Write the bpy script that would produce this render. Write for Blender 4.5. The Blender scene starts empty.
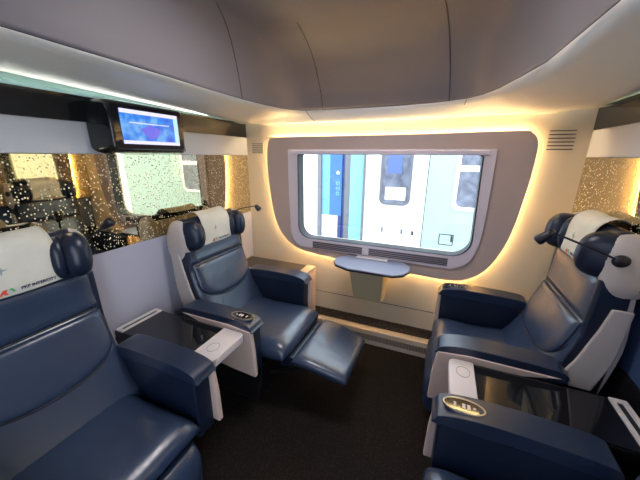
import bpy, bmesh, math, random
from mathutils import Vector, Matrix
from mathutils.bvhtree import BVHTree
random.seed(4)
SC = bpy.context.scene
COL = SC.collection
rad = math.radians

# ---------------------------------------------------------------- camera
yaw, pit, rol, FPX = rad(22.79), rad(16.42), rad(0.41), 285.15
cd = bpy.data.cameras.new('camera'); cam = bpy.data.objects.new('camera', cd); COL.objects.link(cam)
cd.sensor_fit = 'HORIZONTAL'; cd.sensor_width = 36.0; cd.lens = FPX / 640 * 36.0
cd.clip_start = 0.02
cF = Vector((-math.sin(yaw) * math.cos(pit), math.cos(yaw) * math.cos(pit), -math.sin(pit)))
cR = Vector((math.cos(yaw), math.sin(yaw), 0)); cU = cR.cross(cF)
R2 = cR * math.cos(rol) + cU * math.sin(rol); U2 = -cR * math.sin(rol) + cU * math.cos(rol)
cam.matrix_world = Matrix(((R2.x, U2.x, -cF.x, 1.559), (R2.y, U2.y, -cF.y, 0.0), (R2.z, U2.z, -cF.z, 1.5), (0, 0, 0, 1)))
SC.camera = cam

# ---------------------------------------------------------------- daylight, exposure
SC.view_settings.view_transform = 'Standard'
SC.view_settings.look = 'None'
SC.view_settings.exposure = 0.48
SC.view_settings.gamma = 1.0
SC.view_settings.use_curve_mapping = False
world = bpy.data.worlds.new('daylight'); SC.world = world; world.use_nodes = True
bg = world.node_tree.nodes['Background']
bg.inputs[0].default_value = (0.80, 0.90, 1.0, 1); bg.inputs[1].default_value = 4.9
W = 2.28; D = 2.1; YR = -0.35


def area(name, loc, rot, sx, sy, power, color, parent=None):
    l = bpy.data.lights.new(name, 'AREA'); l.shape = 'RECTANGLE'; l.size = sx; l.size_y = sy
    l.energy = power; l.color = color
    o = bpy.data.objects.new(name, l); COL.objects.link(o); o.location = loc; o.rotation_euler = rot
    if parent: o.parent = parent
    return o


area('ceiling_lamp_light', (1.14, 1.06, 2.105), (0, 0, 0), 0.62, 0.22, 7, (1.0, 0.94, 0.93))
# daylight entering by the window opening and the corridor glass
ptl = area('window_portal', (W / 2, 2.2, 1.19), (rad(-90), 0, 0), 1.26, 0.66, 1, (1, 1, 1)); ptl.data.cycles.is_portal = True


# ---------------------------------------------------------------- materials
def mat(name, color, rough=0.5, metal=0.0, emit=None, es=0.0, spec=0.5, bump=None, vary=None, coat=0.0):
    m = bpy.data.materials.new(name); m.use_nodes = True
    nt = m.node_tree; b = nt.nodes['Principled BSDF']
    b.inputs['Base Color'].default_value = (*color, 1); b.inputs['Roughness'].default_value = rough
    b.inputs['Metallic'].default_value = metal; b.inputs['Specular IOR Level'].default_value = spec
    b.inputs['Coat Weight'].default_value = coat
    if emit: b.inputs['Emission Color'].default_value = (*emit, 1); b.inputs['Emission Strength'].default_value = es
    tc = nt.nodes.new('ShaderNodeTexCoord')
    if vary:
        n = nt.nodes.new('ShaderNodeTexNoise'); n.inputs['Scale'].default_value = vary[0]; n.inputs['Detail'].default_value = 4
        r = nt.nodes.new('ShaderNodeValToRGB')
        r.color_ramp.elements[0].position = 0.3; r.color_ramp.elements[1].position = 0.7
        r.color_ramp.elements[0].color = (*[c * (1 - vary[1]) for c in color], 1)
        r.color_ramp.elements[1].color = (*[min(1, c * (1 + vary[1])) for c in color], 1)
        nt.links.new(tc.outputs['Object'], n.inputs['Vector']); nt.links.new(n.outputs['Fac'], r.inputs[0])
        nt.links.new(r.outputs[0], b.inputs['Base Color'])
    if bump:
        n = nt.nodes.new('ShaderNodeTexNoise'); n.inputs['Scale'].default_value = bump[0]; n.inputs['Detail'].default_value = 3
        p = nt.nodes.new('ShaderNodeBump'); p.inputs['Strength'].default_value = bump[1]; p.inputs['Distance'].default_value = 0.01
        nt.links.new(tc.outputs['Object'], n.inputs['Vector']); nt.links.new(n.outputs['Fac'], p.inputs['Height'])
        nt.links.new(p.outputs[0], b.inputs['Normal'])
    return m


M = {}
M['leather'] = mat('navy_leather', (0.011, 0.022, 0.052), 0.32, spec=0.7, bump=(9, 0.35), vary=(5, 0.10))
M['leather_dark'] = mat('dark_navy_leather', (0.007, 0.013, 0.032), 0.36, spec=0.5, bump=(9, 0.25), vary=(5, 0.10))
M['seatleather'] = mat('blue_grey_seat_leather', (0.023, 0.039, 0.080), 0.30, spec=0.85, bump=(9, 0.35), vary=(5, 0.10))
M['piping'] = mat('leather_piping', (0.006, 0.010, 0.022), 0.5)
M['shell'] = mat('seat_shell_plastic', (0.52, 0.46, 0.43), 0.38, vary=(3, 0.04))
M['armside'] = mat('arm_side_plastic', (0.60, 0.46, 0.40), 0.42, vary=(3, 0.04))
M['white'] = mat('white_plastic', (0.62, 0.57, 0.58), 0.32, vary=(4, 0.03))
M['black'] = mat('black_plastic', (0.008, 0.008, 0.010), 0.35)
M['gloss'] = mat('black_gloss', (0.008, 0.008, 0.010), 0.05, spec=0.6)
M['wall'] = mat('outer_wall_cream', (0.70, 0.59, 0.43), 0.42, vary=(2, 0.03))
M['sidewall'] = mat('side_wall_lilac_grey', (0.47, 0.47, 0.58), 0.38, vary=(2, 0.03))
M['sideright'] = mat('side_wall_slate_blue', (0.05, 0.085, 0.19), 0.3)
M['taupe'] = mat('taupe_window_panel', (0.50, 0.39, 0.35), 0.5, vary=(2, 0.03))
M['frame'] = mat('window_frame_grey', (0.72, 0.65, 0.71), 0.35)
M['gasket'] = mat('rubber_gasket', (0.02, 0.02, 0.025), 0.5)
M['cornice'] = mat('cornice_white', (0.80, 0.77, 0.72), 0.4, vary=(2, 0.03))
M['ceiling'] = mat('ceiling_mauve_grey', (0.17, 0.155, 0.175), 0.45, vary=(2, 0.04))
M['band'] = mat('side_band_white', (0.52, 0.53, 0.56), 0.4, vary=(2, 0.03))
M['darkglass'] = mat('dark_band_glass', (0.012, 0.014, 0.014), 0.12, spec=0.7)
M['greenglass'] = mat('green_shelf_glass', (0.10, 0.17, 0.16), 0.10, spec=0.7)
M['edgeglass'] = mat('bright_glass_edge', (0.55, 0.80, 0.78), 0.15)
M['addedstrip'] = mat('added_cornice_light', (1, 1, 1), 0.5, emit=(1.0, 0.95, 0.88), es=13)  # glow of the hidden strips added to brighten the cornice
M['tabletop'] = mat('table_grey_lilac', (0.22, 0.23, 0.31), 0.3, spec=0.6)
M['beige'] = mat('beige_plastic', (0.64, 0.52, 0.31), 0.45, vary=(3, 0.04))
M['trimbeige'] = mat('trim_beige', (0.56, 0.45, 0.34), 0.42, vary=(3, 0.04))
M['sidetop'] = mat('side_box_top', (0.05, 0.042, 0.036), 0.4)
M['metal'] = mat('brushed_metal', (0.45, 0.44, 0.44), 0.3, 0.9)
M['lamp'] = mat('lamp_black', (0.012, 0.010, 0.018), 0.35)
M['navyprint'] = mat('navy_print', (0.02, 0.02, 0.08), 0.5)
M['greyprint'] = mat('grey_print', (0.28, 0.33, 0.33), 0.7)
M['redprint'] = mat('red_print', (0.65, 0.06, 0.03), 0.6)
M['greenprint'] = mat('green_print', (0.10, 0.42, 0.16), 0.6)
M['cover'] = mat('headrest_cloth', (0.62, 0.60, 0.52), 0.85, bump=(300, 0.15), vary=(12, 0.05))
M['led'] = mat('warm_led', (1, 0.8, 0.4), 0.5, emit=(1.0, 0.74, 0.36), es=52)
M['lampface'] = mat('lamp_diffuser', (0.9, 0.9, 0.9), 0.5, emit=(1, 0.95, 0.93), es=5)
M['carriage'] = mat('carriage_white', (0.70, 0.70, 0.71), 0.4)
M['cyan'] = mat('carriage_pale_cyan', (0.15, 0.37, 0.39), 0.4)
M['mint'] = mat('carriage_mint_white', (0.28, 0.38, 0.38), 0.4)
M['sky'] = mat('gangway_light_blue', (0.09, 0.26, 0.45), 0.4)
M['blue'] = mat('gangway_blue', (0.008, 0.085, 0.34), 0.35)
M['deep'] = mat('gangway_navy', (0.005, 0.02, 0.12), 0.5)
M['grey'] = mat('seal_grey', (0.10, 0.10, 0.12), 0.5)
M['ballast'] = mat('track_ballast', (0.16, 0.15, 0.14), 0.9, vary=(30, 0.4))
M['cwin'] = mat('carriage_glass', (0.11, 0.12, 0.16), 0.15, vary=(9, 0.5))
M['paleblue'] = mat('curtain_blue', (0.05, 0.09, 0.24), 0.6)


def carpet():
    m = mat('dark_carpet', (0.012, 0.009, 0.007), 0.95, spec=0.15)
    nt = m.node_tree; b = nt.nodes['Principled BSDF']
    tc = nt.nodes.new('ShaderNodeTexCoord'); v = nt.nodes.new('ShaderNodeTexVoronoi'); v.inputs['Scale'].default_value = 150
    r = nt.nodes.new('ShaderNodeValToRGB'); e = r.color_ramp.elements
    e[0].position = 0.0; e[0].color = (0.075, 0.058, 0.042, 1); e[1].position = 0.33; e[1].color = (0.012, 0.009, 0.008, 1)
    nt.links.new(tc.outputs['Object'], v.inputs['Vector']); nt.links.new(v.outputs['Distance'], r.inputs[0]); nt.links.new(r.outputs[0], b.inputs['Base Color'])
    return m


M['carpet'] = carpet()


def speckle():
    m = mat('speckled_kick_strip', (0.05, 0.035, 0.03), 0.5)
    nt = m.node_tree; b = nt.nodes['Principled BSDF']
    tc = nt.nodes.new('ShaderNodeTexCoord'); v = nt.nodes.new('ShaderNodeTexVoronoi'); v.inputs['Scale'].default_value = 110
    r = nt.nodes.new('ShaderNodeValToRGB'); e = r.color_ramp.elements; r.color_ramp.interpolation = 'CONSTANT'
    e[0].color = (0.30, 0.22, 0.15, 1); e[1].position = 0.27; e[1].color = (0.03, 0.02, 0.018, 1)
    nt.links.new(tc.outputs['Object'], v.inputs['Vector']); nt.links.new(v.outputs['Distance'], r.inputs[0]); nt.links.new(r.outputs[0], b.inputs['Base Color'])
    return m


M['speckle'] = speckle()


def stripes(name, c1, c2, axis, freq, duty=0.5):
    m = mat(name, c1, 0.45); nt = m.node_tree; b = nt.nodes['Principled BSDF']
    tc = nt.nodes.new('ShaderNodeTexCoord'); s = nt.nodes.new('ShaderNodeSeparateXYZ')
    mu = nt.nodes.new('ShaderNodeMath'); mu.operation = 'MULTIPLY'; mu.inputs[1].default_value = freq
    fr = nt.nodes.new('ShaderNodeMath'); fr.operation = 'FRACT'
    gt = nt.nodes.new('ShaderNodeMath'); gt.operation = 'GREATER_THAN'; gt.inputs[1].default_value = duty
    mx = nt.nodes.new('ShaderNodeMix'); mx.data_type = 'RGBA'
    mx.inputs['A'].default_value = (*c1, 1); mx.inputs['B'].default_value = (*c2, 1)
    nt.links.new(tc.outputs['Object'], s.inputs[0]); nt.links.new(s.outputs[axis], mu.inputs[0]); nt.links.new(mu.outputs[0], fr.inputs[0])
    nt.links.new(fr.outputs[0], gt.inputs[0]); nt.links.new(gt.outputs[0], mx.inputs['Factor']); nt.links.new(mx.outputs['Result'], b.inputs['Base Color'])
    return m


M['grille'] = stripes('sill_grille', (0.28, 0.25, 0.28), (0.05, 0.045, 0.055), 2, 70, 0.45)
M['radgrille'] = stripes('radiator_perforation', (0.34, 0.27, 0.20), (0.10, 0.08, 0.07), 0, 90, 0.5)


def mirror_mat():
    m = bpy.data.materials.new('dotted_bronze_mirror'); m.use_nodes = True; nt = m.node_tree; N = nt.nodes; L = nt.links
    b = N['Principled BSDF']
    b.inputs['Metallic'].default_value = 1.0; b.inputs['Roughness'].default_value = 0.02
    b.inputs['Base Color'].default_value = (0.62, 0.53, 0.34, 1)
    d = N.new('ShaderNodeBsdfPrincipled'); d.inputs['Base Color'].default_value = (0.80, 0.69, 0.44, 1); d.inputs['Roughness'].default_value = 0.55
    tc = N.new('ShaderNodeTexCoord'); mp = N.new('ShaderNodeMapping'); mp.inputs['Scale'].default_value = (1, 1, 1)
    v = N.new('ShaderNodeTexVoronoi'); v.inputs['Scale'].default_value = 92; v.inputs['Randomness'].default_value = 0.75
    mp.inputs['Scale'].default_value = (0, 1, 0.8)
    L.new(tc.outputs['Object'], mp.inputs['Vector']); L.new(mp.outputs[0], v.inputs['Vector'])
    lt = N.new('ShaderNodeMath'); lt.operation = 'LESS_THAN'; lt.inputs[1].default_value = 0.30; L.new(v.outputs['Distance'], lt.inputs[0])
    sc = N.new('ShaderNodeSeparateColor'); L.new(v.outputs['Color'], sc.inputs[0])
    s = N.new('ShaderNodeSeparateXYZ'); L.new(tc.outputs['Object'], s.inputs[0])
    mr = N.new('ShaderNodeMapRange'); mr.inputs['From Min'].default_value = 1.35; mr.inputs['From Max'].default_value = 2.1
    mr.inputs['To Min'].default_value = 0.62; mr.inputs['To Max'].default_value = 1.15; L.new(s.outputs[1], mr.inputs[0])
    no = N.new('ShaderNodeTexNoise'); no.inputs['Scale'].default_value = 5; L.new(mp.outputs[0], no.inputs['Vector'])
    ad = N.new('ShaderNodeMath'); ad.operation = 'MULTIPLY_ADD'; L.new(no.outputs['Fac'], ad.inputs[0]); ad.inputs[1].default_value = 0.7
    sb = N.new('ShaderNodeMath'); sb.operation = 'SUBTRACT'; L.new(mr.outputs[0], sb.inputs[0]); sb.inputs[1].default_value = 0.33
    L.new(sb.outputs[0], ad.inputs[2])
    l2 = N.new('ShaderNodeMath'); l2.operation = 'LESS_THAN'; L.new(sc.outputs[0], l2.inputs[0]); L.new(ad.outputs[0], l2.inputs[1])
    mu = N.new('ShaderNodeMath'); mu.operation = 'MULTIPLY'; L.new(lt.outputs[0], mu.inputs[0]); L.new(l2.outputs[0], mu.inputs[1])
    mx = N.new('ShaderNodeMixShader'); L.new(mu.outputs[0], mx.inputs[0]); L.new(b.outputs[0], mx.inputs[1]); L.new(d.outputs[0], mx.inputs[2])
    L.new(mx.outputs[0], N['Material Output'].inputs[0])
    return m


M['mirror'] = mirror_mat()


def glass_mat():
    m = bpy.data.materials.new('window_glass'); m.use_nodes = True; nt = m.node_tree; N = nt.nodes; L = nt.links
    N.remove(N['Principled BSDF'])
    t = N.new('ShaderNodeBsdfTransparent'); t.inputs[0].default_value = (0.97, 0.99, 0.99, 1)
    g = N.new('ShaderNodeBsdfGlossy'); g.inputs['Roughness'].default_value = 0.01
    mx = N.new('ShaderNodeMixShader'); mx.inputs[0].default_value = 0.05
    L.new(t.outputs[0], mx.inputs[1]); L.new(g.outputs[0], mx.inputs[2]); L.new(mx.outputs[0], N['Material Output'].inputs[0])
    return m


M['glass'] = glass_mat()


def screen_mat():
    m = mat('screen_map_image', (0, 0, 0), 0.2); nt = m.node_tree; N = nt.nodes; L = nt.links; b = N['Principled BSDF']
    tc = N.new('ShaderNodeTexCoord'); n = N.new('ShaderNodeTexNoise'); n.inputs['Scale'].default_value = 16; n.inputs['Detail'].default_value = 6
    r = N.new('ShaderNodeValToRGB'); e = r.color_ramp.elements
    e[0].position = 0.35; e[0].color = (0.06, 0.10, 0.72, 1); e[1].position = 0.66; e[1].color = (0.20, 0.50, 0.90, 1)
    k = r.color_ramp.elements.new(0.5); k.color = (0.03, 0.24, 0.85, 1)
    L.new(tc.outputs['Object'], n.inputs['Vector']); L.new(n.outputs['Fac'], r.inputs[0]); L.new(r.outputs[0], b.inputs['Emission Color'])
    b.inputs['Emission Strength'].default_value = 0.75
    return m


M['screen'] = screen_mat()
M['screenwhite'] = mat('screen_white_bar', (0, 0, 0), 0.3, emit=(0.72, 0.70, 0.92), es=0.9)
M['screencyan'] = mat('screen_cyan_column', (0, 0, 0), 0.3, emit=(0.45, 0.72, 0.92), es=0.9)
M['screenpurple'] = mat('screen_purple_patch', (0, 0, 0), 0.3, emit=(0.16, 0.15, 0.75), es=0.8)


# ---------------------------------------------------------------- helpers
def link(name, bm, m, parent=None, smooth=False, bevel=0.0, seg=2, solid=0.0):
    bmesh.ops.recalc_face_normals(bm, faces=bm.faces)
    me = bpy.data.meshes.new(name); bm.to_mesh(me); bm.free(); me.materials.append(M[m] if isinstance(m, str) else m)
    for p in me.polygons: p.use_smooth = smooth
    o = bpy.data.objects.new(name, me); COL.objects.link(o)
    if parent: o.parent = parent
    if solid: s = o.modifiers.new('solid', 'SOLIDIFY'); s.thickness = solid; s.offset = 0
    if bevel:
        b = o.modifiers.new('bevel', 'BEVEL'); b.width = bevel; b.segments = seg; b.limit_method = 'ANGLE'; b.angle_limit = rad(40)
        for p in me.polygons: p.use_smooth = True
        me.set_sharp_from_angle(angle=rad(75)) if hasattr(me, 'set_sharp_from_angle') else None
        wn = o.modifiers.new('wn', 'WEIGHTED_NORMAL')
    return o


def empty(name, loc=(0, 0, 0), rz=0.0, label=None, cat=None, group=None):
    o = bpy.data.objects.new(name, None); COL.objects.link(o); o.location = loc; o.rotation_euler = (0, 0, rz)
    o.empty_display_size = 0.1
    if label: tag(o, label, cat, group)
    return o


def tag(o, label, cat, group=None):
    o['label'] = label; o['category'] = cat
    if group: o['group'] = group
    return o


def struct(o): o['kind'] = 'structure'; return o


def box(bm, x0, x1, y0, y1, z0, z1):
    vs = [bm.verts.new((x, y, z)) for x in (x0, x1) for y in (y0, y1) for z in (z0, z1)]
    for f in ((0, 1, 3, 2), (4, 6, 7, 5), (0, 4, 5, 1), (2, 3, 7, 6), (0, 2, 6, 4), (1, 5, 7, 3)):
        bm.faces.new([vs[i] for i in f])
    return bm


def B(*a): return box(bmesh.new(), *a)


def prism(pts, a0, a1, axis='y', bm=None):
    """polygon pts in the plane normal to axis, extruded a0..a1"""
    bm = bm or bmesh.new()
    def P(p, a):
        if axis == 'y': return (p[0], a, p[1])
        if axis == 'x': return (a, p[0], p[1])
        return (p[0], p[1], a)
    v0 = [bm.verts.new(P(p, a0)) for p in pts]; v1 = [bm.verts.new(P(p, a1)) for p in pts]
    n = len(pts); bm.faces.new(v0); bm.faces.new(v1[::-1])
    for i in range(n): bm.faces.new((v0[i], v0[(i + 1) % n], v1[(i + 1) % n], v1[i]))
    return bm


def ring(outer, inner, a0, a1, axis='y'):
    """frame between two loops with equal point counts"""
    bm = bmesh.new()
    def P(p, a): return (p[0], a, p[1]) if axis == 'y' else ((a, p[0], p[1]) if axis == 'x' else (p[0], p[1], a))
    L = [[bm.verts.new(P(p, a)) for p in pts] for pts, a in ((outer, a0), (outer, a1), (inner, a1), (inner, a0))]
    n = len(outer)
    for k in range(4):
        A, C = L[k], L[(k + 1) % 4]
        for i in range(n): bm.faces.new((A[i], A[(i + 1) % n], C[(i + 1) % n], C[i]))
    return bm


def tube(pts, r, n=8, bm=None, closed=False):
    bm = bm or bmesh.new(); pts = [Vector(p) for p in pts]; rings = []; N = len(pts)
    for i, p in enumerate(pts):
        if closed: t = pts[(i + 1) % N] - pts[i - 1]
        else: t = pts[min(i + 1, N - 1)] - pts[max(i - 1, 0)]
        t.normalize(); up = Vector((0, 0, 1)) if abs(t.z) < 0.9 else Vector((1, 0, 0))
        a = t.cross(up).normalized(); b = t.cross(a)
        rr = r[i] if isinstance(r, (list, tuple)) else r
        rings.append([bm.verts.new(p + (a * math.cos(2 * math.pi * k / n) + b * math.sin(2 * math.pi * k / n)) * rr) for k in range(n)])
    for i in range(N if closed else N - 1):
        A, C = rings[i], rings[(i + 1) % N]
        for k in range(n): bm.faces.new((A[k], A[(k + 1) % n], C[(k + 1) % n], C[k]))
    if not closed: bm.faces.new(rings[0]); bm.faces.new(rings[-1][::-1])
    return bm


def smooth_pts(pts, n=6, closed=False):
    """Catmull-Rom through pts"""
    P = [Vector(p) for p in pts]; out = []; N = len(P)
    for i in range(N if closed else N - 1):
        g = (lambda k: P[k % N]) if closed else (lambda k: P[max(0, min(N - 1, k))])
        p0, p1, p2, p3 = g(i - 1), g(i), g(i + 1), g(i + 2)
        for s in range(n):
            t = s / n
            out.append(0.5 * ((2 * p1) + (p2 - p0) * t + (2 * p0 - 5 * p1 + 4 * p2 - p3) * t * t + (3 * p1 - p0 - 3 * p2 + p3) * t ** 3))
    if not closed: out.append(P[-1])
    return out


def rrect(x0, x1, z0, z1, r, n=8):
    """rounded rectangle; r = (top-right, top-left, bottom-left, bottom-right)"""
    out = []
    for (cx, cz, a0), q in zip(((x1, z1, 0), (x0, z1, 90), (x0, z0, 180), (x1, z0, 270)), r):
        sx = -1 if cx == x1 else 1; sz = -1 if cz == z1 else 1
        for k in range(n + 1):
            a = rad(a0 + 90 * k / n); out.append((cx + sx * q + q * math.cos(a), cz + sz * q + q * math.sin(a)))
    return out


def pad(profile, wf, thick, yc=0.0, NU=20, NT=16, bm=None, back=0.2, pu=4, pt=6, dip=0.0):
    """closed pillow lofted along a profile (x,z) with half-width wf(t), pillowing along the profile's normal"""
    bm = bm or bmesh.new(); pr = [Vector((p[0], p[1])) for p in smooth_pts([(p[0], p[1], 0) for p in profile], 8)]
    pr = [Vector((p[0], p[1])) for p in pr]
    ln = [0]
    for i in range(1, len(pr)): ln.append(ln[-1] + (pr[i] - pr[i - 1]).length)
    def at(t):
        s = t * ln[-1]
        for i in range(1, len(pr)):
            if s <= ln[i] + 1e-9:
                q = (s - ln[i - 1]) / max(1e-9, ln[i] - ln[i - 1]); p = pr[i - 1].lerp(pr[i], q)
                a, b = pr[max(0, i - 2)], pr[min(len(pr) - 1, i + 1)]; d = (b - a).normalized()
                return p, Vector((d.y, -d.x))
        return pr[-1], Vector((1, 0))
    F, G = [], []
    for j in range(NT + 1):
        t = 0.5 - 0.5 * math.cos(math.pi * j / NT); p, n = at(t); w = wf(t); rf, rb = [], []
        for i in range(NU + 1):
            u = -math.cos(math.pi * i / NU)
            h = thick * math.sqrt(max(0, 1 - abs(u) ** pu)) * math.sqrt(max(0, 1 - abs(2 * t - 1) ** pt))
            hh = h * (1 - dip * math.exp(-(u / 0.5) ** 2))
            q = p + n * hh; f = bm.verts.new((q.x, yc + u * w, q.y)); rf.append(f)
            if i in (0, NU) or j in (0, NT): rb.append(f)
            else:
                q = p - n * h * back; rb.append(bm.verts.new((q.x, yc + u * w, q.y)))
        F.append(rf); G.append(rb)
    for j in range(NT):
        for i in range(NU):
            bm.faces.new((F[j][i], F[j][i + 1], F[j + 1][i + 1], F[j + 1][i]))
            try: bm.faces.new((G[j][i], G[j + 1][i], G[j + 1][i + 1], G[j][i + 1]))
            except ValueError: pass
    return bm


def ellipsoid(c, r, rot=(0, 0, 0), bm=None, p=1.0):
    bm = bm or bmesh.new()
    R = Matrix.Rotation(rot[2], 4, 'Z') @ Matrix.Rotation(rot[1], 4, 'Y') @ Matrix.Rotation(rot[0], 4, 'X')
    res = bmesh.ops.create_uvsphere(bm, u_segments=24, v_segments=14, radius=1)
    for v in res['verts']:
        q = Vector([math.copysign(abs(k) ** p, k) for k in v.co]); q = Vector((q.x * r[0], q.y * r[1], q.z * r[2]))
        v.co = (R @ q) + Vector(c)
    return bm


def text_mesh(name, s, size, m, parent, mtx, thick=0.0006, bold=False):
    c = bpy.data.curves.new(name, 'FONT'); c.body = s; c.size = size; c.extrude = thick; c.align_x = 'CENTER'; c.align_y = 'CENTER'
    if bold: c.offset = size * 0.02
    t = bpy.data.objects.new('tmp', c); COL.objects.link(t)
    me = bpy.data.meshes.new_from_object(t.evaluated_get(bpy.context.evaluated_depsgraph_get()))
    bpy.data.objects.remove(t); me.materials.clear(); me.materials.append(M[m]); me.transform(mtx)
    o = bpy.data.objects.new(name, me); COL.objects.link(o); o.parent = parent
    return o


def frame_yz(loc, lean=0.0, flip=1):
    """text frame on a face looking along +x (flip=1): text x -> +y, text y -> up"""
    X = Vector((0, flip, 0)); Y = Vector((-math.sin(lean) * flip, 0, math.cos(lean))); Z = X.cross(Y)
    return Matrix(((X.x, Y.x, Z.x, loc[0]), (X.y, Y.y, Z.y, loc[1]), (X.z, Y.z, Z.z, loc[2]), (0, 0, 0, 1)))


# ---------------------------------------------------------------- the setting
struct(link('floor', B(-0.1, W + 0.1, -1.35, 2.2, -0.05, 0), 'carpet'))
# left and right walls (behind mirrors, bands and panels)
for side, x0, x1 in (('left', -0.06, -0.012), ('right', W + 0.072, W + 0.12)):
    struct(link('wall_' + side, B(x0, x1, YR, 2.16, 0, 2.3), 'sidewall'))
for side, x, s in (('left', 0.0, 1), ('right', W, -1)):
    T = 0.0119 if s > 0 else 0.0719
    a, b = (-0.0119, 0.0) if s > 0 else (W + 0.06, W + 0.0719)
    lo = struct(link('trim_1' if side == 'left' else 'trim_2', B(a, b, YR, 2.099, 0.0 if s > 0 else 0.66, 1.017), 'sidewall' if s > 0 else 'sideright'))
    a, b = sorted((x, x - s * T))
    bd = struct(link('trim_3' if side == 'left' else 'trim_4', B(a, b, YR, 2.099, 1.503, 1.642), 'band', bevel=0.002))
    dg = struct(link('trim_5' if side == 'left' else 'trim_6', B(a, b, YR, 2.099, 1.644, 1.752), 'darkglass'))
    gg = struct(link('trim_7' if side == 'left' else 'trim_8', B(a, b, YR, 2.099, 1.754, 1.82), 'greenglass'))
    a2, b2 = sorted((x + s * 0.0001, x + s * 0.034))
    yb_ = 2.04
    gl = struct(link('trim_25' if side == 'left' else 'trim_26', B(a2, b2, YR, yb_, 1.7485, 1.7515), 'greenglass'))
    link('glass_edge', B(*sorted((x + s * 0.0342, x + s * 0.0362)), YR, yb_, 1.7485, 1.760), 'edgeglass', gl)
    link('added_light_strip', tube([(x + s * 0.022, YR + 0.02, 1.7555), (x + s * 0.022, yb_ - 0.02, 1.7555)], 0.0035, 6), 'addedstrip', gl)  # added light hidden behind the glass edge, lifts the cornice; no known fixture
mir_l = tag(link('wall_mirror', B(-0.0115, 0.0, YR, 2.098, 1.019, 1.501), 'mirror'),
            'long bronze mirror strip with etched dots on the left wall above the left armchairs', 'mirror')
struct(link('trim_24', B(W + 0.05, W + 0.0719, YR, 2.099, 0.0, 0.659), 'black'))
mir_r = tag(link('wall_mirror', B(W, W + 0.0715, YR, 2.098, 1.019, 1.501), 'mirror'),
            'golden dotted mirror strip on the right wall behind the right armchairs', 'mirror')

# window wall: cream outer wall with an opening
panel_px = [(0.235, 1.60), (0.222, 1.50), (0.222, 1.38), (0.238, 1.20), (0.262, 1.05), (0.300, 0.93), (0.350, 0.845), (0.43, 0.775), (0.53, 0.735),
            (0.70, 0.712), (1.05, 0.690), (1.40, 0.672), (1.60, 0.662), (1.74, 0.672), (1.83, 0.715), (1.90, 0.79), (1.955, 0.90),
            (1.99, 1.02), (2.015, 1.18), (2.035, 1.38), (2.04, 1.53), (2.03, 1.60), (1.995, 1.638), (1.93, 1.648), (1.2, 1.640), (0.33, 1.640), (0.265, 1.63)]
outline = [(p.x, p.y) for p in smooth_pts([(a, b, 0) for a, b in panel_px], 6, True)]


def resample(pts, n, start):
    P = [Vector(p) for p in pts]; k0 = min(range(len(P)), key=lambda i: (P[i] - Vector(start)).length); P = P[k0:] + P[:k0]
    L = [0]
    for i in range(len(P)): L.append(L[-1] + (P[(i + 1) % len(P)] - P[i]).length)
    out = []
    for k in range(n):
        s = L[-1] * k / n
        for i in range(len(P)):
            if s < L[i + 1]:
                q = P[i].lerp(P[(i + 1) % len(P)], (s - L[i]) / (L[i + 1] - L[i])); out.append((q.x, q.y)); break
    return out


def ray_match(outer, inner, n=96):
    """equal-count loops: rays from the window centre meet both"""
    c = Vector((1.13, 1.17)); A, Bq = [], []
    def hit(loop, d):
        best = None
        for i in range(len(loop)):
            p, q = Vector(loop[i]) - c, Vector(loop[(i + 1) % len(loop)]) - c; e = q - p
            den = d.x * e.y - d.y * e.x
            if abs(den) < 1e-12: continue
            t = (p.x * e.y - p.y * e.x) / den; u = (p.x * d.y - p.y * d.x) / den
            if t > 0 and -1e-9 <= u <= 1 + 1e-9 and (best is None or t > best): best = t
        return tuple(c + d * best)
    angs = sorted({round(math.atan2(p[1] - c.y, p[0] - c.x), 5) for p in list(outer) + list(inner)})
    for a in angs:
        d = Vector((math.cos(a), math.sin(a))); A.append(hit(outer, d)); Bq.append(hit(inner, d))
    return A, Bq


hole = rrect(0.508, 1.775, 0.852, 1.515, (0.02, 0.02, 0.10, 0.12))
hole = [(p[0] + (0.012 if p[0] > 1.2 and p[1] < 1.3 else 0), p[1]) for p in hole]
WB = W + 0.075
wall_rect = [(0, 0), (WB, 0), (WB, 1.80), (0, 1.80)]
wr = []
for i in range(4):
    a, b = Vector(wall_rect[i]), Vector(wall_rect[(i + 1) % 4]); wr += [tuple(a.lerp(b, k / 12)) for k in range(12)]
A, Bq = ray_match(wr, hole)
struct(link('wall_back', ring(A, Bq, 2.1, 2.15), 'wall'))
struct(link('trim_9', B(0.0, W + 0.045, 2.094, 2.0999, 0.215, 0.3655), 'wall', bevel=0.002))           # lower wall panel, its top edge is the seam
struct(link('trim_10', B(0.0, W + 0.045, 2.0935, 2.0998, 0.367, 0.3695), 'gasket'))
struct(link('trim_11', B(0.0, W + 0.045, 2.086, 2.0999, 0.140, 0.213), 'speckle'))
# taupe panel floating in front of the wall, warm light strip behind its edge
A, Bq = ray_match(outline, hole)
pan = struct(link('trim_12', ring(A, Bq, 2.058, 2.070), 'taupe', bevel=0.003))
c0 = Vector((1.13, 1.17))
ledp = []
for p in resample(outline, 110, (0.33, 1.64)):
    q = Vector(p); d = (q - c0).normalized(); q = q - d * 0.020; ledp.append((q.x, 2.084, q.y))
led = struct(link('trim_13', tube(ledp, 0.0035, 6, closed=True), 'led', smooth=True))
# standoff behind the panel (keeps it on the wall)
sA = [(c0 + (Vector(p) - c0) * 0.93)[:] for p in A]
struct(link('trim_14', ring([tuple(c0 + (Vector(p) - c0) * 0.90) for p in A], Bq, 2.0702, 2.0998), 'wall'))
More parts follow.
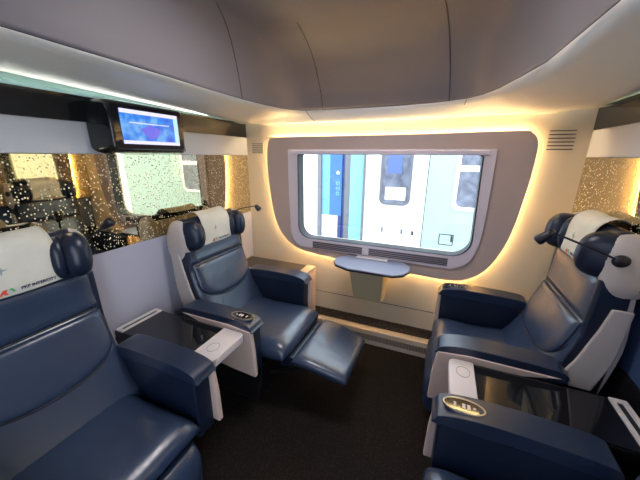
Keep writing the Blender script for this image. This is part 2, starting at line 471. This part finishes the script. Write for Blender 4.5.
# window
fo = [(0.425, 1.548), (0.425, 1.30), (0.434, 1.00), (0.440, 0.90), (0.462, 0.83), (0.51, 0.787), (0.58, 0.775), (1.10, 0.765), (1.62, 0.757), (1.70, 0.768), (1.775, 0.815),
      (1.812, 0.89), (1.832, 1.00), (1.838, 1.20), (1.838, 1.548)]
fo = [(p.x, p.y) for p in smooth_pts([(a, b, 0) for a, b in fo], 5)]
win = struct(empty('window_1'))
A, Bq = ray_match(fo, hole)
fr = link('window_frame', ring(A, Bq, 2.040, 2.0575), 'frame', win, bevel=0.004)
def grow(loop, d): return [tuple(Vector(p) + (Vector(p) - c0).normalized() * d) for p in loop]
link('gasket', ring(hole, grow(hole, -0.008), 2.038, 2.125), 'gasket', win)
link('pane', prism(grow(hole, -0.006), 2.105, 2.111), 'glass', win)
link('sill_grille', B(0.64, 1.655, 2.034, 2.0398, 0.778, 0.832), 'grille', win)
link('latch', B(1.055, 1.105, 2.026, 2.0339, 0.778, 0.832), 'white', win, bevel=0.003)
top = link('top_rail', B(0.46, 1.80, 2.022, 2.0395, 1.512, 1.540), 'frame', win, bevel=0.004)

# cornice and ceiling coffer
E_ = [(.485, YR), (.48, .1), (.478, .5), (.465, .9), (.445, 1.25), (.440, 1.49), (.455, 1.70), (.485, 1.86), (.53, 1.96), (.60, 2.005), (.728, 2.018), (.95, 2.026), (1.24, 2.025),
      (1.44, 1.995), (1.54, 1.960), (1.63, 1.915), (1.70, 1.83), (1.755, 1.69), (1.80, 1.50), (1.838, 1.31), (1.853, .9), (1.858, .4), (1.86, YR)]
Wl = [(0, YR), (0, .1), (0, .5), (0, .9), (0, 1.25), (0, 1.49), (0, 1.70), (0, 1.90), (0, 2.0), (0, 2.055), (.45, 2.055), (.90, 2.055), (1.24, 2.055),
      (1.50, 2.055), (1.72, 2.055), (1.90, 2.055), (1.99, 2.055), (2.05, 2.055), (2.28, 2.099), (2.28, 1.70), (2.28, .9), (2.28, .4), (2.28, YR)]
Wl[18] = (2.28, 2.0)


def wz(p):
    x, y = p
    return 1.737 if y > 2.05 and 0 < x < W else 1.745 + max(0, 2.1 - y) * 0.035


bm = bmesh.new(); rings = []
for k in range(7):
    t = k / 6; row = []
    for e, w in zip(E_, Wl):
        z0 = wz(w); bulge = 0.018 * math.sin(math.pi * t)
        row.append(bm.verts.new((w[0] + (e[0] - w[0]) * t, w[1] + (e[1] - w[1]) * t, z0 + (1.81 - z0) * t - bulge * 0.6)))
    rings.append(row)
for k in range(6):
    for i in range(len(E_) - 1): bm.faces.new((rings[k][i], rings[k][i + 1], rings[k + 1][i + 1], rings[k + 1][i]))
cor = struct(link('ceiling', bm, 'cornice', smooth=True, solid=0.004)); cor.name = 'trim_15'
bm = tube([(e[0], e[1], 1.812) for e in E_], 0.0022, 6)
struct(link('trim_16', bm, 'gasket'))
CX, CY = 1.15, 0.8
prof = [(0, 0), (.03, .05), (.055, .09), (.12, .16), (.23, .245), (.36, .30), (.52, .33)]


def cof(e, d, h):
    sx = 1 - d * 0.22 / 0.69; sy = 1 - d / 1.22
    return (CX + (e[0] - CX) * sx, CY + (e[1] - CY) * sy, 1.812 + h)


bm = bmesh.new(); prs = [(p.x, p.y) for p in smooth_pts([(a, b, 0) for a, b in prof], 3)]
rings = [[bm.verts.new(cof(e, d, h)) for e in E_] for d, h in prs]
n = len(E_)
for k in range(len(rings) - 1):
    for i in range(n): bm.faces.new((rings[k][i], rings[k][(i + 1) % n], rings[k + 1][(i + 1) % n], rings[k + 1][i]))
bm.faces.new(rings[-1])
ceil = struct(link('ceiling', bm, 'ceiling', smooth=True, solid=0.004))
for e in ((.442, 1.49), (.728, 2.018), (1.54, 1.960)):
    pts = [Vector(cof(e, d, h)) - Vector((0, 0.002, 0.003)) for d, h in prs]
    link('panel_seam', tube(pts, 0.0022, 6), 'gasket', ceil)
struct(link('trim_17', B(-0.06, W + 0.06, YR, 2.16, 2.22, 2.3), 'cornice'))
# centre strip cover seams on the back cornice
for (xa, xb) in ((0.60, 0.66), (1.63, 1.60)):
    link('cover_seam', tube([(xa, 2.004 if xa < 1 else 1.915, 1.806), ((xa + xb) / 2, 2.03, 1.762), (xb, 2.050, 1.736)], 0.0018, 6), 'gasket', cor)
# warm strip under the cornice, above the window panel
struct(link('trim_18', tube([(0.20, 2.0925, 1.770), (2.08, 2.0925, 1.770)], 0.0035, 6), 'led'))
lampo = empty('ceiling_lamp', (1.14, 1.06, 2.13), 0, 'rectangular white ceiling light in the roof coffer above the aisle', 'lamp')
link('diffuser', B(-0.31, 0.31, -0.11, 0.11, -0.018, -0.008), 'lampface', lampo)
link('housing', ring(rrect(-0.33, 0.33, -0.13, 0.13, (.02,) * 4, 3), rrect(-0.312, 0.312, -0.112, 0.112, (.01,) * 4, 3), -0.02, 0.01, 'z'), 'white', lampo)

# wall vents
for nm, x0, x1, z0, z1, lab in (('l', 0.050, 0.165, 1.515, 1.60, 'small louvred air vent in the upper left corner of the window wall'),
                                ('r', 2.085, 2.215, 1.535, 1.655, 'louvred air vent in the upper right corner of the window wall')):
    v = empty('air_vent', ((x0 + x1) / 2, 2.0995, z0), 0, lab, 'vent')
    w = (x1 - x0) / 2; h = z1 - z0
    link('backing', B(-w, w, -0.0025, 0.0, 0, h), 'wall', v)
    nsl = 6
    for k in range(nsl):
        zc = h * (k + 0.5) / nsl
        link('slot', B(-w + 0.004, w - 0.004, -0.0045, -0.0026, zc - h * 0.022, zc + h * 0.022), 'gasket', v)

# radiator cover under the window
r_ = empty('radiator_cover', (1.14, 2.06, 0.0), 0, 'low beige perforated radiator cover along the foot of the window wall', 'radiator')
link('casing', B(-1.12, 1.12, -0.03, 0.036, 0.0, 0.135), 'trimbeige', r_, bevel=0.006)
link('perforated_strip', B(-1.05, 1.05, -0.0335, -0.0302, 0.045, 0.095), 'radgrille', r_)

# folding wall table
t_ = empty('wall_table', (1.14, 2.056, 0.44), 0, 'small grey folding table on a tapered bracket under the window', 'table')
def loc(pts, dx, dy): return [(a - dx, b - dy) for a, b in pts]
topo = [(0.875, 1.90), (0.90, 1.985), (0.945, 2.045), (1.37, 2.045), (1.415, 1.985), (1.425, 1.895), (1.395, 1.81), (1.33, 1.765), (1.02, 1.765), (0.915, 1.815)]
link('table_top', prism(loc(topo, 1.14, 2.056), 0.305, 0.318, 'z'), 'tabletop', t_, bevel=0.005)
link('edge_band', prism([(a * 1.006, b * 1.0) for a, b in loc(topo, 1.14, 2.056)], 0.297, 0.3048, 'z'), 'black', t_)
bm = bmesh.new()
q0 = [(-0.125, -0.006), (0.105, -0.006), (0.095, -0.10), (-0.115, -0.10)]; q1 = [(-0.155, -0.006), (0.125, -0.006), (0.115, -0.19), (-0.145, -0.19)]
va = [bm.verts.new((a, b, 0.0)) for a, b in q0]; vb = [bm.verts.new((a, b, 0.296)) for a, b in q1]
bm.faces.new(va); bm.faces.new(vb[::-1])
for i in range(4): bm.faces.new((va[i], va[(i + 1) % 4], vb[(i + 1) % 4], vb[i]))
link('bracket', bm, 'beige', t_, bevel=0.006)
link('latch_plate', B(-0.12, 0.115, -0.070, -0.014, 0.3182, 0.328), 'white', t_, bevel=0.003)
link('hinge_slot', B(-0.20, 0.22, -0.0105, -0.004, 0.3182, 0.326), 'black', t_)

# monitor on the left wall
mo = empty('wall_monitor', (0.001, 1.10, 1.62), 0, 'black rounded monitor showing a blue map, high on the left wall', 'monitor')
x1 = 0.15
secs = []
for x, y0, y1, z0, z1, r in ((0.0, -0.215, 0.262, -0.108, 0.118, 0.03), (0.06, -0.212, 0.258, -0.118, 0.121, 0.035), (0.12, -0.205, 0.235, -0.112, 0.121, 0.035), (x1, -0.195, 0.205, -0.103, 0.114, 0.03)):
    secs.append([(x, a, b) for a, b in rrect(y0, y1, z0, z1, (0.02, 0.02, r, r), 5)])
bm = bmesh.new(); rr = [[bm.verts.new(p) for p in s] for s in secs]
for k in range(3):
    for i in range(len(rr[0])): bm.faces.new((rr[k][i], rr[k][(i + 1) % len(rr[0])], rr[k + 1][(i + 1) % len(rr[0])], rr[k + 1][i]))
bm.faces.new(rr[0]); bm.faces.new(rr[-1])
hs = link('housing', bm, 'gloss', mo, bevel=0.010)
scr = link('screen', B(x1, x1 + 0.003, -0.150, 0.168, -0.070, 0.086), 'screen', mo)
link('status_bar', B(x1 + 0.0031, x1 + 0.0045, -0.150, 0.168, 0.068, 0.086), 'screenwhite', scr)
link('footer_bar', B(x1 + 0.0031, x1 + 0.0045, -0.150, 0.168, -0.070, -0.054), 'screenwhite', scr)
link('side_column', B(x1 + 0.0031, x1 + 0.0045, 0.142, 0.168, -0.0538, 0.0678), 'screencyan', scr)
link('map_patch', prism([(-0.06, 0.0), (0.0, 0.025), (0.06, 0.0), (0.03, -0.035), (-0.01, -0.045)], x1 + 0.0031, x1 + 0.004, 'x'), 'screenpurple', scr)
link('caption_line', B(x1 + 0.0041, x1 + 0.005, -0.11, 0.11, 0.026, 0.030), 'screenwhite', scr)
link('sensor_bar', B(x1, x1 + 0.002, -0.02, 0.20, -0.094, -0.090), 'black', mo)

# seat number plates
for x, y, f, nums, lab in ((0.001, 1.40, 1, '65 | 61', 'tiny navy seat number plate on the left white band beside the monitor'),
                           (W - 0.001, 1.545, -1, '66 | 62', 'small dark seat number plate on the right white band above the golden mirror')):
    p = empty('seat_number_plate', (x, y, 1.535), 0, lab, 'sign')
    a, b = sorted((0, f * 0.003))
    link('plate', B(a, b, -0.045, 0.045, -0.014, 0.014), 'navyprint', p)
    link('pictogram', B(*sorted((f * 0.0031, f * 0.004)), -0.030, -0.016, -0.008, 0.008), 'white', p)
    link('pictogram', B(*sorted((f * 0.0031, f * 0.004)), 0.014, 0.036, -0.005, 0.007), 'white', p)


# ---------------------------------------------------------------- armchairs
def on_surface(pts_yz, objs, lift=0.0):
    """lay a seam on the front of the given leather meshes"""
    vs, fs = [], []
    for o in objs:
        k = len(vs); vs += [v.co.copy() for v in o.data.vertices]; fs += [[k + i for i in p.vertices] for p in o.data.polygons]
    t = BVHTree.FromPolygons(vs, fs); out = []
    for y, z in pts_yz:
        h = t.ray_cast(Vector((1, y, z)), Vector((-1, 0, 0)))
        if h[0] is not None: out.append((h[0].x + lift, y, z))
    return out


def make_seat(label, loc, rz, dz, recline, lamp, cover_label):
    s = empty('armchair', loc, rz, label, 'armchair', 'navy leather armchairs of the compartment')
    hw = 0.262; yb = 0.025; ss = 0.0 if recline else 0.11
    link('base', prism([(0.20, 0.02), (0.66, 0.02), (0.70, 0.30), (0.20, 0.30)], -0.245, 0.245), 'black', s, bevel=0.01)
    bm = pad([(0.30, 0.415), (0.50, 0.397), (0.80 - ss, 0.405), (0.845 - ss, 0.39)], lambda t: hw - 0.004, 0.06, NU=24, NT=24, back=1.3, pu=8, pt=10, dip=0.12)
    for v in bm.verts:  # sitting wrinkles near the left rear of the cushion
        if v.co.z > 0.42:
            d = math.exp(-((v.co.x - 0.52) / 0.14) ** 2 - ((v.co.y - 0.08) / 0.12) ** 2)
            v.co.z += 0.004 * d * math.sin(v.co.x * 40 + v.co.y * 95)
    link('seat_cushion', bm, 'seatleather', s, smooth=True)
    if recline:
        pr = [(0.885, 0.372), (1.00, 0.364), (1.15, 0.325), (1.205, 0.308)]; wf = lambda t: 0.238 - 0.030 * t * t
    else:
        pr = [(0.690, 0.335), (0.728, 0.28), (0.725, 0.15), (0.71, 0.12)]; wf = lambda t: 0.245 - 0.02 * t
    link('leg_rest', pad(pr, wf, 0.042 if recline else 0.055, 0.015 if recline else 0.0, NU=24, NT=20, back=0.8, pu=12, pt=10), 'seatleather', s, smooth=True)
    if recline:
        link('leg_rest_link', prism([(0.80, 0.30), (0.91, 0.335), (0.91, 0.375), (0.84, 0.385), (0.80, 0.38)], -0.20, 0.21), 'leather_dark', s, bevel=0.006)
        for y in (-0.15, 0.15):
            link('leg_rest_strut', tube([(0.70, y, 0.18), (0.95, y, 0.31)], 0.012), 'black', s)
    # backrest
    low = [(0.370, 0.42), (0.305, 0.52), (0.235, 0.66), (0.190, 0.79), (0.176, 0.855)]
    bk = link('backrest', pad(low[::-1], lambda t: hw - 0.004, 0.045, yb, NU=22, NT=22, back=0.8, pu=8, pt=14), 'seatleather', s, smooth=True)
    ins = [(0.290, 0.610), (0.262, 0.68), (0.224, 0.79), (0.210, 0.842)][::-1]
    def wi(t): return 0.238 * max(0.0, 1 - max(0, (t - 0.36) / 0.64) ** 3.6) ** 0.5 + 0.001
    link('back_insert', pad(ins, wi, 0.026, yb, NU=22, NT=26, back=0.9, pu=6, pt=12), 'seatleather', bk, smooth=True)
    up = link('upper_back', pad([(0.158, 0.985 + dz * 0.8), (0.165, 0.90), (0.184, 0.842)], lambda t: hw - 0.006, 0.044, yb, NU=22, NT=14, back=1.0, pu=10, pt=8), 'seatleather', s, smooth=True)
    arc = [(yb - math.cos(math.pi * k / 30) * 0.240, 0.735 - 0.128 * math.sin(math.pi * k / 30) ** 0.75) for k in range(31)]
    link('back_seam', tube(on_surface(arc, [bk]), 0.0042, 6), 'piping', bk, smooth=True)
    bs = on_surface([(yb - 0.245 + 0.49 * k / 16, 0.848) for k in range(17)], [bk, up], -0.001)
    link('band_seam', tube(bs, 0.005, 6), 'piping', up, smooth=True)
    # headrest with two wings
    Z = 1.045 + dz
    hd = link('headrest', pad([(0.130, Z + 0.103), (0.150, Z), (0.160, Z - 0.112)], lambda t: 0.232, 0.040, yb, NU=22, NT=16, back=1.2, pu=8, pt=6), 'leather_dark', s, smooth=True)
    for y in (-1, 1):
        link('wing', ellipsoid((0.190, yb + y * 0.212, Z + 0.004), (0.086, 0.050, 0.092), (0, rad(-6), rad(-20 * y)), p=0.80), 'leather_dark', hd, smooth=True)
        link('wing', ellipsoid((0.168, yb + y * 0.164, Z + 0.002), (0.070, 0.034, 0.088), (0, rad(-6), rad(-28 * y)), p=0.85), 'leather_dark', hd, smooth=True)
    # dark side bolsters and pale shell
    for y in (-1, 1):
        bo = [(0.10, 0.44), (0.345, 0.44), (0.300, 0.54), (0.243, 0.66), (0.205, 0.79), (0.200, 0.90), (0.195, 0.965 + dz), (0.09, 0.965 + dz), (0.08, 0.7)]
        link('side_bolster', prism(bo, *sorted((yb + y * 0.225, yb + y * 0.2595))), 'leather_dark', s, bevel=0.012, seg=3)
    sp = [(0.10, 0.48), (0.060, 0.75), (0.075, 0.98), (0.082, 1.09 + dz), (0.105, 1.115 + dz), (0.125, 1.0), (0.130, 0.85), (0.16, 0.66), (0.22, 0.48)]
    spn = [(p.x, p.y) for p in smooth_pts([(a, b, 0) for a, b in sp], 4)]
    shell = link('seat_shell', prism(spn, yb - 0.255, yb + 0.255), 'shell', s, bevel=0.012, seg=3)
    for y in (-1, 1):
        side = [(0.072, 0.935), (0.140, 0.935), (0.160, 0.84), (0.205, 0.68), (0.240, 0.60), (0.20, 0.55), (0.125, 0.55), (0.085, 0.70)]
        link('side_flange', prism(side, *sorted((yb + y * 0.260, yb + y * 0.274))), 'shell', s, bevel=0.009, seg=3)
        link('shell_ear', ellipsoid((0.122, yb + y * 0.238, Z - 0.030), (0.086, 0.040, 0.132), (0, rad(10), 0), p=0.85), 'shell', shell, smooth=True)
    # arms
    for y in (-1, 1):
        a, b = sorted((y * 0.268, y * 0.375))
        arm = bpy.data.objects.new('armrest', None); COL.objects.link(arm); arm.parent = s; arm.empty_display_size = 0.05
        pts = smooth_pts([(0.245, 0.605, 0), (0.240, 0.645, 0), (0.30, 0.664, 0), (0.50, 0.672, 0), (0.64, 0.668, 0), (0.715, 0.652, 0), (0.735, 0.630, 0), (0.728, 0.610, 0), (0.50, 0.618, 0)], 4)
        link('arm_pad', prism([(p.x, p.y) for p in pts], a, b), 'leather', arm, bevel=0.018, seg=5)
        link('inner_panel', prism([(0.28, 0.33), (0.722, 0.33), (0.725, 0.625), (0.28, 0.618)], *sorted((y * 0.268, y * 0.352))), 'leather_dark', arm, bevel=0.008)
        sd = [(0.25, 0.632), (0.40, 0.595), (0.46, 0.37), (0.60, 0.355), (0.752, 0.345), (0.748, 0.50), (0.735, 0.622), (0.60, 0.636)]
        link('side_panel', prism(sd, *sorted((y * 0.3525, y * 0.379))), 'armside', arm, bevel=0.007, seg=3)
        if y < 0:
            cc = (0.648, y * 0.321)
            link('control_panel', ring(*[[(cc[0] + r * math.cos(k * math.pi / 16), cc[1] + r2 * math.sin(k * math.pi / 16)) for k in range(32)] for r, r2 in ((0.068, 0.034), (0.063, 0.029))], 0.664, 0.6725, 'z'), 'metal', arm)
            link('control_face', prism([(cc[0] + 0.0625 * math.cos(k * math.pi / 16), cc[1] + 0.0285 * math.sin(k * math.pi / 16)) for k in range(32)], 0.663, 0.6705, 'z'), 'gloss', arm)
            for dx, w, h in ((-0.034, 0.004, 0.004), (-0.016, 0.005, 0.010), (0.0, 0.005, 0.010), (0.028, 0.004, 0.009)):
                link('button', B(cc[0] + dx - w, cc[0] + dx + w, cc[1] - h, cc[1] + h, 0.6706, 0.6722), 'white', arm, bevel=0.001)
    # reading lamp on the left-hand side of the headrest
    piv, mid, tip, end = [Vector(p) for p in lamp]
    pv = link('reading_lamp', ellipsoid(piv, (0.028, 0.014, 0.024)), 'lamp', s, smooth=True)
    link('lamp_stem', tube(smooth_pts([piv + Vector((0, 0.008, 0)), mid, tip], 5), 0.0042, 8), 'lamp', pv, smooth=True)
    d = end - tip
    link('lamp_head', tube([tip - d * 0.15, tip + d * 0.15, tip + d * 0.85, end], [0.010, 0.016, 0.022, 0.018], 12), 'lamp', pv, smooth=True)
    cw = 0.150 if (rz == 0 and loc[1] < 1) else 0.132
    prof = [(0.202, Z - 0.078), (0.206, Z - 0.03), (0.199, Z + 0.05), (0.182, Z + 0.098), (0.145, Z + 0.126), (0.105, Z + 0.126), (0.070, Z + 0.105)]
    P = smooth_pts([(a, 0, b) for a, b in prof], 5); bm = bmesh.new(); rows = []
    for j, p in enumerate(P):
        w = cw - 0.016 * j / len(P); row = []
        for i in range(13):
            u = -1 + i / 6
            row.append(bm.verts.new((p.x + 0.0025 * math.sin(u * 5 + j * 0.3) * (1 - j / len(P)) + 0.006, yb + u * w, p.z + 0.004 * u * u)))
        rows.append(row)
    for j in range(len(rows) - 1):
        for i in range(12): bm.faces.new((rows[j][i], rows[j][i + 1], rows[j + 1][i + 1], rows[j + 1][i]))
    o = link('headrest_cover', bm, 'cover', s, smooth=True, solid=0.002); o['label'] = cover_label
    zt = Z - 0.058; x = 0.2165
    text_mesh('lettering', 'PKP INTERCITY', 0.0150, 'navyprint', o, frame_yz((x, yb + 0.050 + (cw - 0.132), zt)), bold=True)
    y0 = yb - 0.006 + (cw - 0.132)
    link('emblem_mark', prism([(y0 - 0.055, zt - 0.009), (y0 - 0.042, zt + 0.009), (y0 - 0.030, zt + 0.009), (y0 - 0.036, zt), (y0 - 0.030, zt - 0.009), (y0 - 0.038, zt - 0.009), (y0 - 0.044, zt - 0.002), (y0 - 0.048, zt - 0.009)], x - 0.001, x + 0.0005, 'x'), 'redprint', o)
    link('emblem_mark', prism([(y0 - 0.026, zt + 0.010), (y0 - 0.017, zt + 0.010), (y0 - 0.010, zt - 0.004), (y0 - 0.017, zt - 0.004)], x - 0.001, x + 0.0005, 'x'), 'greenprint', o)
    st = []
    for k in range(8):
        r = 0.018 if k % 2 == 0 else 0.005
        st.append((yb - 0.020 + r * math.cos(k * math.pi / 4), Z + 0.020 + r * math.sin(k * math.pi / 4)))
    link('star_print', prism(st, 0.2135, 0.2152, 'x'), 'greyprint', o)


LA = 0.305
make_seat('navy leather armchair by the window on the left with its leg rest raised', (0.0, 1.415, 0), 0.0, -0.022, True,
          [(0.10, LA, 1.075), (0.16, 0.34, 1.110), (0.255, 0.405, 1.128), (0.275, 0.425, 1.095)], 'white headrest cover with small dark lettering')
make_seat('navy leather armchair nearest on the left, cut by the left edge, below the monitor', (0.008, 0.398, 0), 0.0, 0.055, False,
          [(0.09, LA, 1.11), (0.12, 0.35, 1.15), (0.165, 0.375, 1.185), (0.20, 0.395, 1.215)], 'white headrest cover with dark lettering')
make_seat('navy leather armchair by the window on the right, pale shell turned to the viewer', (2.365, 1.645, 0), math.pi, 0.085, False,
          [(0.165, LA, 1.135), (0.27, 0.29, 1.175), (0.375, 0.255, 1.212), (0.415, 0.245, 1.165)], 'white headrest cover over the top of the headrest')
make_seat('navy leather armchair nearest on the right, in the bottom right corner behind the control arm', (2.366, 0.60, 0), math.pi, -0.02, False,
          [(0.10, LA, 1.075), (0.16, 0.34, 1.110), (0.255, 0.405, 1.128), (0.275, 0.425, 1.095)], 'white headrest cover')

# ---------------------------------------------------------------- consoles between the armchairs
for lo, rz, sa, sb, va, lab in (((0.0, 0.907, 0), 0.0, 0.577, 0.712, 0.060, 'black and white tray console between the two left armchairs'),
                            ((W + 0.04, 1.132, 0), math.pi, 0.540, 0.640, 0.020, 'black and white tray console between the two right armchairs')):
    c = empty('tray_console', lo, rz, lab, 'console', 'tray consoles between armchairs')
    h = 0.120
    link('tray_body', B(va - 0.012, sb - 0.05, -h, h, 0.555, 0.606), 'black', c, bevel=0.006)
    link('tray_top', B(va + 0.058, sa - 0.002, -h + 0.003, h - 0.003, 0.6062, 0.612), 'gloss', c)
    link('front_slab', prism(rrect(sa, sb, -h, h, (0.03, 0.004, 0.004, 0.03), 5), 0.578, 0.618, 'z'), 'white', c, bevel=0.004)
    bx = (sa + sb) / 2 - 0.005
    link('push_button', ring(*[[(bx + r * math.cos(k * math.pi / 16), (-0.030 if rz == 0 else -0.04) + r * 1.25 * math.sin(k * math.pi / 16)) for k in range(32)] for r in (0.027, 0.0255)], 0.617, 0.6186, 'z'), 'grey', c)
    vt = link('light_vent', ring(rrect(va, va + 0.056, -h, h, (.006,) * 4, 3), rrect(va + 0.018, va + 0.040, -h + 0.02, h - 0.02, (.004,) * 4, 3), 0.6062, 0.616, 'z'), 'white', c)
    link('vent_slot', B(va + 0.017, va + 0.041, -h + 0.019, h - 0.019, 0.6062, 0.6105), 'gasket', vt)
    link('wall_pedestal', B(max(0.003, va - 0.03), 0.20, -h, h, 0.0, 0.554), 'black', c)

# side boxes at the window
for lo, s, lab in (((0, 1.95, 0), 1, 'low beige side box with a dark top in the left window corner'), ((W, 2.056, 0), -1, 'low beige side box in the right window corner behind the armchair')):
    o = empty('side_box', lo, 0, lab, 'side box')
    if s > 0: y0, y1, xf = -0.150, 0.100, 0.66
    else: y0, y1, xf = -0.020, 0.028, 0.60
    bx = sorted((s * 0.003, s * xf))
    link('box_body', B(*bx, y0, y1, 0.14, 0.598), 'armside' if s > 0 else 'beige', o, bevel=0.006)
    if s > 0:
        link('rim', ring([(0.003, y0), (xf, y0), (xf, y1), (0.003, y1)], [(0.02, y0 + 0.012), (xf - 0.075, y0 + 0.012), (xf - 0.075, y1 - 0.004), (0.02, y1 - 0.004)], 0.5985, 0.612, 'z'), 'trimbeige', o)
        link('dark_top', B(0.02, xf - 0.075, y0 + 0.012, y1 - 0.004, 0.5985, 0.608), 'sidetop', o)

# ---------------------------------------------------------------- rear partition and corridor
struct(link('wall_front', B(-0.06, 0.72, YR - 0.05, YR, 0, 2.3), 'sidewall'))
struct(link('trim_19', B(1.98, W + 0.06, YR - 0.05, YR, 0, 2.3), 'sidewall'))
struct(link('trim_20', B(0.72, 1.98, YR - 0.05, YR, 1.98, 2.3), 'sidewall'))
struct(link('trim_21', B(-0.06, W + 0.06, -1.35, -1.30, 0, 2.0), 'sidewall'))
struct(link('trim_22', B(-0.06, W + 0.06, -1.35, YR - 0.051, 2.22, 2.3), 'cornice'))

# ---------------------------------------------------------------- the carriage outside
Y = 4.0
tr = empty('railway_carriage', (1.0, Y + 0.2, -0.6), 0, 'white and pale cyan railway carriage standing outside the window', 'train')
def tb(name, x0, x1, z0, z1, m, y0=Y, y1=Y + 0.05, parent=None, bev=0.0):
    bm = B(x0 - 1.0, x1 - 1.0, y0 - Y - 0.2, y1 - Y - 0.2, z0 + 0.6, z1 + 0.6)
    return link(name, bm, m, parent or tr, bevel=bev)
def tr_ring(name, o, i, y0, y1, m, parent=None):
    f = lambda L: [(a - 1.0, b + 0.6) for a, b in L]
    return link(name, ring(f(o), f(i), y0 - Y - 0.2, y1 - Y - 0.2), m, parent or tr)
tb('body_side', 0.56, 1.375, -0.3, 2.5, 'carriage')
tb('body_side', 1.385, 4.5, -0.3, 2.5, 'mint')
tb('door_seam', 1.375, 1.385, -0.3, 2.5, 'gasket', Y - 0.002, Y + 0.04)
tb('corner_post', 0.535, 0.56, -0.3, 2.5, 'grey', Y - 0.03, Y + 0.03)
tb('end_panel', 0.34, 0.535, -0.3, 2.5, 'cyan')
dw = tr_ring('door_window', rrect(0.77, 1.185, 0.855, 2.0, (.09,) * 4, 6), rrect(0.80, 1.155, 0.885, 1.97, (.07,) * 4, 6), Y - 0.012, Y + 0.01, 'grey')
tb('door_pane', 0.80, 1.155, 0.885, 1.97, 'cwin', Y - 0.006, Y - 0.001, dw)
tb('notice', 0.85, 1.12, 0.93, 1.10, 'carriage', Y - 0.009, Y - 0.0065, dw)
tb('blind', 0.86, 1.05, 1.28, 1.95, 'paleblue', Y - 0.009, Y - 0.0065, dw)
sw = tr_ring('saloon_window', rrect(1.70, 2.9, 0.845, 2.1, (.09,) * 4, 6), rrect(1.745, 2.855, 0.89, 2.055, (.07,) * 4, 6), Y - 0.015, Y + 0.01, 'frame')
tb('saloon_pane', 1.745, 2.855, 0.89, 2.055, 'cwin', Y - 0.006, Y - 0.001, sw)
tb('window_bar', 1.745, 2.855, 1.33, 1.40, 'frame', Y - 0.012, Y - 0.0065, sw)
hx = tr_ring('hatch', rrect(1.60, 1.78, 0.37, 0.52, (.01,) * 4, 2), rrect(1.610, 1.770, 0.380, 0.510, (.008,) * 4, 2), Y - 0.004, Y + 0.002, 'gasket')
tb('hatch_latch', 1.745, 1.765, 0.42, 0.505, 'gasket', Y - 0.006, Y - 0.0041, hx)
for x, z in ((0.84, 0.50), (1.11, 0.495)):
    tb('door_mark', x - 0.012, x + 0.012, z - 0.04, z + 0.035, 'grey', Y - 0.006, Y - 0.0005)
tb('door_lock', 1.24, 1.275, 0.455, 0.515, 'gasket', Y - 0.006, Y - 0.0005, None, 0.004)
tr2 = empty('railway_carriage', (-0.7, Y + 0.2, -0.6), 0, 'white railway carriage end with a blue gangway at the left of the window view', 'train')
def tc_(name, x0, x1, z0, z1, m, y0=Y, y1=Y + 0.05, parent=None):
    return link(name, B(x0 + 0.7, x1 + 0.7, y0 - Y - 0.2, y1 - Y - 0.2, z0 + 0.6, z1 + 0.6), m, parent or tr2)
tc_('body_side', -4.5, -0.16, -0.3, 2.5, 'carriage')
tc_('corner_post', -0.16, -0.10, -0.3, 2.5, 'grey', Y - 0.03, Y + 0.03)
tc_('end_panel', -0.10, 0.03, 0.64, 2.5, 'sky')
gw = tc_('gangway_panel', 0.03, 0.215, 0.64, 2.5, 'blue')
tc_('gangway_foot', -0.10, 0.16, -0.3, 0.64, 'band')
tc_('gangway_navy_gap', 0.215, 0.255, -0.3, 2.5, 'deep', Y + 0.02, Y + 0.06)  # plain navy strip, set slightly back from the gangway panel
tc_('gangway_bellows', 0.255, 0.34, -0.3, 2.5, 'grey', Y + 0.01, Y + 0.06)
tc_('gangway_strip', 0.16, 0.215, -0.3, 0.64, 'deep')
star = []
for k in range(10):
    r = 0.035 if k % 2 == 0 else 0.014
    star.append((0.155 + 0.7 + r * math.sin(k * math.pi / 5), 1.27 + 0.6 + r * math.cos(k * math.pi / 5)))
link('star_emblem', prism(star, -0.204, -0.2005), 'carriage', tr2)
for k, (w, h) in enumerate(((0.03, 0.045), (0.03, 0.035), (0.025, 0.05))):
    z = 1.12 - k * 0.075 + 0.6
    link('emblem_letter', ring([(0.855 - w, z - h / 2), (0.855 + w, z - h / 2), (0.855 + w, z + h / 2), (0.855 - w, z + h / 2)],
                               [(0.855 - w * .5, z - h / 4), (0.855 + w * .6, z - h / 4), (0.855 + w * .6, z + h / 4), (0.855 - w * .5, z + h / 4)], -0.204, -0.2005), 'sky', tr2)
g = struct(link('trim_23', B(-6, 8, 2.2, 12, -0.65, -0.6), 'ballast'))
